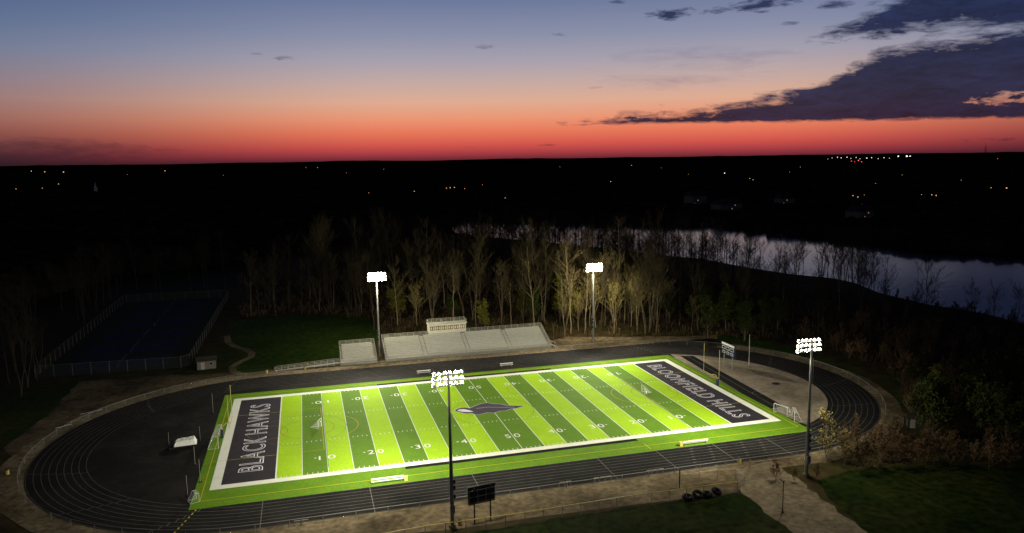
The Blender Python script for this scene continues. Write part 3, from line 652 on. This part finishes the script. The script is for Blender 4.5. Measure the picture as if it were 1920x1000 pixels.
for x,z,sx,sz in((-2,5.2,1.5,.8),(0,5.2,1.4,.8),(2,5.2,1.5,.8),(-1.9,4.0,1.2,.6),(0,4.0,1.2,.6),(1.9,4.0,1.2,.6)):
    b=MB(); b.box(x,-.19,z,sx,.04,sz); f=b.build('digit_panel',M['white'],t); c=MB(); c.box(x,-.22,z,sx-.25,.03,sz-.25); c.build('digit_window',M['glassd'],f)
p=G(1404,688); t=thing('flagpole','thin bare flagpole right of the scoreboard','flagpole',(*p,.05)); b=MB(); b.bar((0,0,0),(0,0,8.6),.08,.04,8); b.build('pole',M['alu'],t); b=MB(); b.bar((0,0,8.6),(0,0,8.8),.1,.02,8); b.build('finial',M['yel'],t); b=MB(); b.bar((0,0,0),(0,0,.2),.35,n=10); b.build('footing',M['conc'],t)
def hut(name,loc,rz,w_,d,h,label,wm,cat):
    t=thing(name,label,cat,(*loc,.02),rz); b=MB(); b.box(0,0,h/2,w_,d,h); b.build('wall',M[wm],t)
    b=MB(); e=.3; b.add([(-w_/2-e,-d/2-e,h-.02),(w_/2+e,-d/2-e,h-.02),(w_/2+e,d/2+e,h-.02),(-w_/2-e,d/2+e,h-.02),(-w_/2-e,0,h+d*.3),(w_/2+e,0,h+d*.3)],[(0,1,5,4),(2,3,4,5),(0,4,3),(1,2,5),(3,2,1,0)]); b.build('roof',M['roof'],t)
    b=MB(); b.box(-w_*.2,-d/2-.02,1.0,.95,.05,2.0); do=b.build('door',M['alud'],t); c=MB(); c.box(-w_*.2+.35,-d/2-.06,1.0,.06,.05,.15); c.build('handle',M['dsteel'],do)
    b=MB(); b.box(w_*.25,-d/2-.02,1.5,.9,.05,.7); wi=b.build('window_frame',M['alud'],t); c=MB(); c.box(w_*.25,-d/2-.05,1.5,.75,.03,.55); c.build('pane',M['glassd'],wi)
hut('equipment_shed',G(388,690),.1,4.8,3.2,2.3,'small grey equipment shed between tennis courts and footpath','brick','shed')
hut('storage_hut',G(1715,800),-.6,3.0,2.4,2.0,'small dark hut beside the yellow green tree right of the bend','roof','hut')
p=G(1467,962); t=thing('path_lamp_post','short black lamp post beside the concrete path','lamp post',(*p,.03)); b=MB(); b.bar((0,0,0),(0,0,5.2),.08,.06,8); b.build('pole',M['dsteel'],t); b=MB(); b.box(0,.35,5.25,.35,.9,.14); b.build('lamp_head',M['dsteel'],t); b=MB(); b.bar((0,0,0),(0,0,.35),.22,n=10); b.build('footing',M['conc'],t)
def tyre(loc,rz,label,tilt=0):
    b=MB(); ns,nm=20,8; Rr,rr_=.60,.30
    for i in range(ns):
        for j in range(nm):
            a=2*PI*i/ns; c=2*PI*j/nm; r=Rr+rr_*math.cos(c)+(.03 if (i%2 and j in(7,0,1)) else 0); b.v.append((r*math.cos(a),r*math.sin(a),.32+.32*math.sin(c)))
    for i in range(ns):
        for j in range(nm): b.f.append((i*nm+j,((i+1)%ns)*nm+j,((i+1)%ns)*nm+(j+1)%nm,i*nm+(j+1)%nm)); b.m.append(0)
    o=b.build('tractor_tyre',M['black'],smooth=True); o.location=loc; o.rotation_euler=(tilt,0,rz); tag(o,label,'tyre')
for i,(px,py,tt) in enumerate(((1289,937,.12),(1307,934,.45),(1325,931,.08),(1342,928,.4))):
    x,y=G(px,py); tyre((x,y,.03+.9*math.sin(tt)),.35*i-.3,'%s large black tyre from the left lying by the near fence'%('first','second','third','fourth')[i],tt)
for px,py,l in((1386,868,'near fence by the concrete path'),(862,985,'right of the near left mast foot'),(572,693,'left of the grandstand ramp'),(14,890,'left edge of the photo outside the bend'),(500,700,'far fence beyond the curved footpath')):
    p=G(px,py); t=thing('litter_barrel','yellow litter barrel at the '+l,'barrel',(*p,.04)); b=MB(); b.bar((0,0,0),(0,0,.85),.3,.34,14); b.build('drum',M['yel'],t); b=MB(); b.bar((0,0,.85),(0,0,.98),.37,.28,14); b.build('lid',M['dsteel'],t)
def rack(px,py,rz,label,n=4):
    t=thing('hurdle_rack',label,'hurdles',(*G(px,py),.05),rz)
    for i in range(n):
        x=(i-(n-1)/2)*1.15; b=MB(); b.box(x,0,.76,1.0,.05,.12); b.build('top_board',M['hurdle'],t)
        b=MB()
        for s in(-.48,.48): b.bar((x+s,0,0),(x+s,0,.74),.022,n=5); b.bar((x+s,0,.03),(x+s,.6,.03),.022,n=5)
        b.build('leg_frame',M['fsteel'],t)
rack(172,779,.5,'row of white hurdles left outside the bend, upper one',4); rack(120,806,.6,'row of white hurdles left outside the bend, lower one',3)
rack(1060,912,.0,'white hurdles by the near fence below midfield',2); rack(1130,903,0,'white hurdles by the near fence right of midfield',3); rack(1228,889,0,'white hurdles by the near fence, farthest right',3); rack(565,985,0,'white hurdles by the near fence at the left',2)
# ---------------------------------------------------------------- fences
def fence(name,label,pts,h,sp,closed=False,railm='steel',chain='chain',postm='steel',pr=.04):
    if closed: pts=pts+[pts[0]]
    t=thing(name,label,'fence',(pts[0][0],pts[0][1],0))
    segs=[];tot=0
    for a,b in zip(pts,pts[1:]): L=math.hypot(b[0]-a[0],b[1]-a[1]); segs.append((a,b,L,tot)); tot+=L
    n=max(2,int(tot/sp)); n=min(n,98); ps=[]
    for k in range(n+1):
        d=tot*k/n
        for a,b,L,s0 in segs:
            if d<=s0+L+1e-6 and L>0: f=(d-s0)/L; ps.append((a[0]+(b[0]-a[0])*f,a[1]+(b[1]-a[1])*f)); break
    m=MB(); r=MB()
    for a,b in zip(ps,ps[1:]): m.quad((a[0],a[1],.05),(b[0],b[1],.05),(b[0],b[1],h),(a[0],a[1],h)); r.bar((*a,h),(*b,h),.075 if railm=='yel' else .035,n=5)
    m.build('chain_link_mesh',M[chain],t,world=True); r.build('top_rail',M[railm],t,world=True)
    q=MB(); q.bar((0,0,0),(0,0,h+.05),pr,n=6); first=q.build('post',M[postm],t); first.location=(ps[0][0]-t.location.x,ps[0][1]-t.location.y,0)
    for p in (ps[1:-1] if closed else ps[1:]):
        o=first.copy(); col.objects.link(o); o.parent=t; o.location=(p[0]-t.location.x,p[1]-t.location.y,0)
o44=oval(44.3,24)
fence('track_fence','low chain link fence running round the outside of the running track',o44,1.25,5.0,True)
fence('yellow_capped_fence','chain link fence with yellow top cap at the bottom of the photo',[G(*p) for p in((640,1040),(800,1010),(985,984),(1180,952),(1382,925))],2.0,3,railm='yel',chain='chainy',postm='alud',pr=.05)
fence('gravel_fence','grey chain link fence between the near track and dirt strip',[G(*p) for p in((1382,925),(1400,905),(1372,895),(1275,908))],1.7,3)
fence('path_fence','grey fence right of the concrete path below the near mast',[G(*p) for p in((1405,880),(1470,872),(1545,862),(1640,845),(1690,800))],1.3,4)
tc=[(-109,62),(-71,60),(-70,172),(-110,174)]
fence('tennis_court_fence','tall chain link fence around the dark tennis courts',tc,3.2,4.5,True,railm='fsteel',chain='chaind',postm='fsteel',pr=.06)
b=MB(); b.poly(tc,.04); struct(b.build('tennis_court_surround',M['court_g']))
cb=MB(); cl=MB()
def rl(m,x0,y0,x1,y1,z,w_=.08):
    m.rect(x0,y0,x1,y0+w_,z);m.rect(x0,y1-w_,x1,y1,z);m.rect(x0,y0+w_,x0+w_,y1-w_,z);m.rect(x1-w_,y0+w_,x1,y1-w_,z)
for k in range(6):
    yc=71.5+k*18; xc=-90; cb.rect(xc-12.6,yc-6.3,xc+12.6,yc+6.3,.05); rl(cl,xc-11.9,yc-5.5,xc+11.9,yc+5.5,.06)
    for s in(-4.1,4.1): cl.rect(xc-11.8,yc+s-.04,xc+11.8,yc+s+.04,.065)
    for s in(-6.4,6.4): cl.rect(xc+s-.04,yc-4.1,xc+s+.04,yc+4.1,.07)
    t=thing('tennis_net','tennis net number %s counted from the near end of the dark courts'%('one','two','three','four','five','six')[k],'net',(xc,yc,.05))
    q=MB(); q.quad((0,-6,.05),(0,6,.05),(0,6,.95),(0,-6,.95)); q.build('netting',M['chaind'],t); q=MB(); q.box(0,0,1.0,.04,12,.06); q.build('net_tape',M['cline'],t)
    for y in(-6.1,6.1): q=MB(); q.bar((0,y,0),(0,y,1.1),.05,n=6); q.build('net_post',M['dsteel'],t)
struct(cb.build('tennis_court_surface',M['court_b'])); struct(cl.build('tennis_court_lines',M['cline']))
p=G(1274,915); t=thing('gate_post','tall dark gate post standing in the dirt strip right of midfield','post',(*p,.02)); b=MB(); b.box(0,0,1.6,.14,.14,3.2); b.build('shaft',M['dsteel'],t); b=MB(); b.box(0,0,3.25,.22,.22,.1); b.build('cap',M['dsteel'],t)
# ---------------------------------------------------------------- distant things
def lampo(px,py,m,label,group,k=1.0,h=6):
    x,y=G(px,max(py,299 if px>1000 else 311),0); dist=math.hypot(x-CAM[0],y-CAM[1]); 
    if dist>8200: f=8200/dist; x=CAM[0]+(x-CAM[0])*f; y=CAM[1]+(y-CAM[1])*f; dist=8200
    hz=h+15+dist*.0008; r=max(.35,dist*.0005)*k
    t=thing('distant_lamp',label,'lamp',(x,y,0),0,group); b=MB(); b.bar((0,0,0),(0,0,hz),.12,n=4); b.build('pole',M['dsteel'],t)
    b=MB(); b.bar((0,0,hz-r*.7),(0,0,hz),r*.6,r,8); b.bar((0,0,hz),(0,0,hz+r*.7),r,r*.5,8); b.build('lamp_globe',M[m],t)
g1='warm lamps scattered through the far woods'; L1='tiny warm lamp glowing far off in the dark woods'
for px,py,k in((85,332,1),(120,333,1.2),(33,383,.8),(82,381,.7),(112,369,.8),(310,331,1),(596,324,.7),(574,324,.6),(838,387,1),(845,386,1.2),(853,385,1.1),(872,389,.7),(778,396,1),(905,377,.6),(948,417,.8),(693,400,.6),(650,340,.5),(720,330,.5),(1145,370,.9),(1184,322,.8),(1405,363,.8),(1411,367,.8),(1290,350,.5),(1752,417,1.1),(1744,415,1),(1597,416,1),(1606,420,1.1),(1618,414,.6),(1884,396,1.3),(1855,395,.8),(1725,414,.6),(1480,345,.5),(1500,330,.6),(1240,330,.5),(1050,325,.5),(420,345,.5),(240,341,.5),(1640,380,.5),(1800,372,.5),(1690,355,.5)):
    lampo(px,py,'warm',L1,g1,k)
for px,py,k in((1358,347,1.1),(1570,301,.9),(1577,303,1),(1588,301,1),(1625,304,1.1),(1634,303,.9),(1657,303,.9),(1646,306,.7),(1684,299,1.5),(1700,297,1.9),(1706,298,1.3),(1560,303,.6),(1605,302,.8),(60,330,.6),(1612,306,.7),(1667,305,.6),(1552,306,.5),(1595,305,.6)):
    lampo(px,py,'whitel','tiny white lamp in the far town lights near the horizon','white lamps in the far town',k)
for px,py,k in((1596,313,1),(1609,311,1.3),(1615,315,1),(1602,315,.7),(1870,308,.6)):
    lampo(px,py,'redl','tiny red lamp in the far town lights near the horizon','red lamps in the far town',k)
def house(px,py,rz,w_,d,h,label,lit):
    x,y=G(px,py); t=thing('lakeside_house',label,'house',(x,y,6),rz); b=MB(); b.box(0,0,h/2-3,w_,d,h+6); b.build('wall',M['brick'],t)
    b=MB(); e=.6; rh=d*.4; b.add([(-w_/2-e,-d/2-e,h),(w_/2+e,-d/2-e,h),(w_/2+e,d/2+e,h),(-w_/2-e,d/2+e,h),(-w_/2-e,0,h+rh),(w_/2+e,0,h+rh)],[(0,1,5,4),(2,3,4,5),(0,4,3),(1,2,5),(3,2,1,0)]); ro=b.build('roof',M['roof'],t)
    b=MB(); b.box(w_*.2,.5,h+rh,1,1,2.2); b.build('chimney',M['brick'],ro)
    n=int(w_/4)
    for i in range(n):
        for z in(1.8,4.8):
            if z>h-1: continue
            xx=-w_/2+w_*(i+.5)/n; b=MB(); b.box(xx,-d/2-.04,z,1.4,.08,1.4); f=b.build('window_frame',M['alud'],t); c=MB(); c.box(xx,-d/2-.1,z,1.1,.05,1.1); c.build('pane',M['glassw2'] if (i*2+int(z))%5==lit else M['glassd'],f)
    b=MB(); b.box(0,-d/2-.05,1.1,1.1,.1,2.2); b.build('door',M['alud'],t)
house(1303,395,.2,18,14,9,'pale tall house across the lake, left of the pair',1); house(1362,407,.35,30,12,6,'long low house across the lake, right of the pair',2)
house(1470,395,.1,16,12,6,'dim house in the woods right of the long low lakeside house',1); house(1610,425,.3,18,12,6,'house with lit windows in the woods behind the right end of the lake',3)
x,y=G(181,372); t=thing('church_steeple','slender white church steeple among dark woods at the far left','steeple',(x,y,0)); b=MB(); b.box(0,0,9,4,4,18); b.build('tower',M['white'],t); b=MB(); b.bar((0,0,18),(0,0,27),1.8,.1,8); b.build('spire',M['white'],t)
x,y=G(1838,301); 
f=8000/math.hypot(x,y); x,y=x*f,y*f
t=thing('radio_mast','thin lattice radio mast on the horizon at the right','radio mast',(x,y,0)); b=MB()
for a in range(3): b.bar((12*math.cos(a*2.09),12*math.sin(a*2.09),0),(1*math.cos(a*2.09),1*math.sin(a*2.09),110),2.0,1.2,5)
b.build('lattice_tower',M['dsteel'],t); b=MB(); b.bar((0,0,110),(0,0,125),1,n=5); b.build('antenna',M['dsteel'],t)
# ---------------------------------------------------------------- world
W=bpy.data.worlds.new('World'); S.world=W; W.use_nodes=True; nt=W.node_tree; nt.nodes.clear()
W.cycles.sampling_method='MANUAL'; W.cycles.sample_map_resolution=256
def N(t,**k):
    n=nt.nodes.new(t)
    for a,v in k.items(): setattr(n,a,v)
    return n
def Mth(op,*a,clamp=False):
    n=N('ShaderNodeMath',operation=op,use_clamp=clamp)
    for i,v in enumerate(a):
        if isinstance(v,(int,float)): n.inputs[i].default_value=v
        else: nt.links.new(v,n.inputs[i])
    return n.outputs[0]
tc_=N('ShaderNodeTexCoord'); nm=N('ShaderNodeVectorMath',operation='NORMALIZE'); nt.links.new(tc_.outputs['Generated'],nm.inputs[0])
sp=N('ShaderNodeSeparateXYZ'); nt.links.new(nm.outputs[0],sp.inputs[0])
EL=Mth('MULTIPLY',Mth('ARCSINE',sp.outputs[2]),180/PI); AZ=Mth('MULTIPLY',Mth('ARCTAN2',sp.outputs[0],sp.outputs[1]),180/PI)
def ramp(fac,stops,interp='LINEAR'):
    n=N('ShaderNodeValToRGB'); cr=n.color_ramp; cr.interpolation=interp
    while len(cr.elements)<len(stops): cr.elements.new(.5)
    for e,(p,c) in zip(cr.elements,stops): e.position=p; e.color=(*c,1)
    nt.links.new(fac,n.inputs['Fac']); return n.outputs['Color']
ef=Mth('DIVIDE',Mth('ADD',EL,1),31,clamp=True); E=lambda d:(d+1)/31
A=ramp(ef,[(0,lin((50,18,30))),(E(0),lin((104,40,52))),(E(.5),lin((170,62,68))),(E(1.1),lin((210,86,76))),(E(2.0),lin((230,120,90))),(E(3.0),lin((234,150,116))),(E(4.2),lin((222,172,146))),(E(5.6),lin((196,170,164))),(E(7.2),lin((166,160,174))),(E(9),lin((137,143,168))),(E(11.3),lin((108,121,155))),(E(16),lin((54,70,108))),(E(22),lin((20,28,52))),(1,lin((8,11,22)))])
Bc=ramp(ef,[(0,lin((24,16,22))),(E(0),lin((36,24,32))),(E(.5),lin((52,33,42))),(E(1.1),lin((82,50,56))),(E(2.0),lin((126,76,72))),(E(3.0),lin((150,102,94))),(E(4.2),lin((150,118,118))),(E(5.6),lin((134,122,136))),(E(7.2),lin((112,122,148))),(E(9),lin((91,110,144))),(E(11.3),lin((72,94,134))),(E(16),lin((38,58,98))),(E(22),lin((16,23,46))),(1,lin((7,10,20)))])
dz=Mth('ABSOLUTE',Mth('SUBTRACT',AZ,20)); gm=N('ShaderNodeMapRange',interpolation_type='SMOOTHSTEP'); nt.links.new(dz,gm.inputs[0]); gm.inputs[1].default_value=12; gm.inputs[2].default_value=44; gm.inputs[3].default_value=1; gm.inputs[4].default_value=0
mx=N('ShaderNodeMix',data_type='RGBA'); nt.links.new(gm.outputs[0],mx.inputs[0]); nt.links.new(Bc,mx.inputs[6]); nt.links.new(A,mx.inputs[7]); SKY=mx.outputs[2]
def nz(sx,sy,detail,off,dist=0.0,rough=.62):
    cb=N('ShaderNodeCombineXYZ'); nt.links.new(Mth('MULTIPLY',AZ,sx),cb.inputs[0]); nt.links.new(Mth('MULTIPLY',EL,sy),cb.inputs[1]); cb.inputs[2].default_value=off
    n=N('ShaderNodeTexNoise'); n.inputs['Scale'].default_value=1; n.inputs['Detail'].default_value=detail; n.inputs['Roughness'].default_value=rough; n.inputs['Distortion'].default_value=dist; nt.links.new(cb.outputs[0],n.inputs['Vector']); return Mth('SUBTRACT',n.outputs['Fac'],.5)
n1=nz(.20,.9,7,1.3); n2=nz(.7,2.6,7,5.1,.5,.66); NZ=Mth('ADD',Mth('MULTIPLY',n1,3.4),Mth('MULTIPLY',n2,3.0))
azf=Mth('DIVIDE',Mth('SUBTRACT',AZ,15),45,clamp=True); Z=lambda a:(a-15)/45
def prof(pts):
    r=ramp(azf,[(Z(a),(v/12,)*3) for a,v in pts]); return Mth('MULTIPLY',r,12)
hi1=prof([(15,0),(19,2.4),(24,3.1),(30,3.7),(35,4.3),(38,5.3),(41,6.8),(47,7.5),(60,7.7)]); lo1=prof([(15,2.3),(24,2.35),(40,2.15),(60,1.8)])
d1=Mth('MINIMUM',Mth('ADD',Mth('MULTIPLY',Mth('SUBTRACT',EL,lo1),3.0),Mth('MULTIPLY',n2,1.6)),Mth('ADD',Mth('SUBTRACT',hi1,EL),Mth('MULTIPLY',NZ,.6)))
D1=Mth('MULTIPLY',d1,1.5)
hi2=prof([(15,0),(34,5.8),(36.5,8.0),(40,9.2),(43,10.8),(46,12),(60,12)]); lo2=prof([(15,12),(34,9.0),(36.5,7.7),(44,7.4),(60,7.0)])
D2=Mth('MULTIPLY',Mth('ADD',Mth('MINIMUM',Mth('SUBTRACT',EL,lo2),Mth('SUBTRACT',hi2,EL)),Mth('MULTIPLY',NZ,.75)),1.2)
def ell(a,e,ra,re,k=1.0,amp=.8):
    q=Mth('ADD',Mth('POWER',Mth('ABSOLUTE',Mth('DIVIDE',Mth('SUBTRACT',AZ,a),ra)),2),Mth('POWER',Mth('ABSOLUTE',Mth('DIVIDE',Mth('SUBTRACT',EL,e),re)),2))
    return Mth('MULTIPLY',Mth('ADD',Mth('SUBTRACT',.75,q),Mth('MULTIPLY',NZ,amp*2)),k,clamp=True)
def pxdir(px,py):
    d=fw*F+rt*(px-960)-up*(py-500); d=d/np.linalg.norm(d); return math.degrees(math.atan2(d[0],d[1])),math.degrees(math.asin(d[2]))
cl=Mth('MAXIMUM',Mth('MULTIPLY',D1,1,clamp=True),Mth('MULTIPLY',D2,1,clamp=True))
for px,py,rx,ry,k in((1262,24,46,11,.9),(1340,20,34,7,.7),(1430,8,64,13,.9),(1560,8,30,8,.7),(1480,45,18,4,.5),(1660,62,60,8,.8),(535,110,24,4,.6),(482,101,16,3,.4),(908,88,20,5,.6),(1040,66,30,4,.5),(1160,4,20,4,.6),(1120,229,40,3,.9),(1180,222,40,4,1.0),(1030,272,18,2,.4),(1100,165,24,3,.25),(890,276,22,2.5,.25),(1850,262,60,4,.6)):
    a,e=pxdir(px,py); cl=Mth('MAXIMUM',cl,ell(a,e,rx/24.6,ry/24.6,k))
a,e=pxdir(1875,186); hole=Mth('SUBTRACT',1,Mth('MULTIPLY',ell(a,e,2.0,.42,1.3,.9),.8)); cl=Mth('MULTIPLY',cl,hole)
ws=nz(.11,.9,6,9.7,1.2); a,e=pxdir(1290,125); wm=ell(a,e,10,1.9,1.0,.2); wis=Mth('MULTIPLY',Mth('MULTIPLY',Mth('ADD',Mth('MULTIPLY',ws,3.4),.3),wm,clamp=True),.65)
a,e=pxdir(60,285); ban=Mth('MULTIPLY',ell(a,e,9,1.1,1.0,.35),.45)
CC=ramp(ef,[(0,lin((58,34,50))),(E(1.5),lin((44,34,56))),(E(2.6),lin((34,34,60))),(E(4),lin((31,36,64))),(E(8),lin((30,37,68))),(E(12),lin((40,52,88))),(1,lin((12,17,32)))])
cv=N('ShaderNodeVectorMath',operation='SCALE'); nt.links.new(CC,cv.inputs[0]); nt.links.new(Mth('ADD',1,Mth('ADD',Mth('MULTIPLY',n2,1.5),Mth('MULTIPLY',n1,1.8))),cv.inputs['Scale'])
def mix(f,a_,b_):
    m=N('ShaderNodeMix',data_type='RGBA'); nt.links.new(f,m.inputs[0]); nt.links.new(a_,m.inputs[6])
    if isinstance(b_,tuple): m.inputs[7].default_value=(*b_,1)
    else: nt.links.new(b_,m.inputs[7])
    return m.outputs[2]
SKY=mix(wis,SKY,lin((116,104,130))); SKY=mix(ban,SKY,lin((48,33,42))); SKY=mix(Mth('MULTIPLY',cl,.97),SKY,cv.outputs[0])
bg=N('ShaderNodeBackground'); nt.links.new(SKY,bg.inputs[0]); bg.inputs[1].default_value=1.0
sk=N('ShaderNodeTexSky',sky_type='NISHITA'); sk.sun_disc=False; sk.sun_elevation=R(.5); sk.sun_rotation=R(20)
bg2=N('ShaderNodeBackground'); nt.links.new(sk.outputs[0],bg2.inputs[0]); bg2.inputs[1].default_value=.0005
ad=N('ShaderNodeAddShader'); nt.links.new(bg.outputs[0],ad.inputs[0]); nt.links.new(bg2.outputs[0],ad.inputs[1]); ou=N('ShaderNodeOutputWorld'); nt.links.new(ad.outputs[0],ou.inputs[0])
# ---------------------------------------------------------------- camera
from mathutils import Matrix
cd=bpy.data.cameras.new('camera'); cd.sensor_width=36; cd.lens=F/1920*36; cd.clip_end=60000; cd.clip_start=1
co=bpy.data.objects.new('camera',cd); col.objects.link(co)
m=Matrix(((rt[0],up[0],-fw[0],CAM[0]),(rt[1],up[1],-fw[1],CAM[1]),(rt[2],up[2],-fw[2],CAM[2]),(0,0,0,1))); co.matrix_world=m; S.camera=co
S.view_settings.view_transform='Standard'; S.view_settings.look='None'; S.view_settings.exposure=0
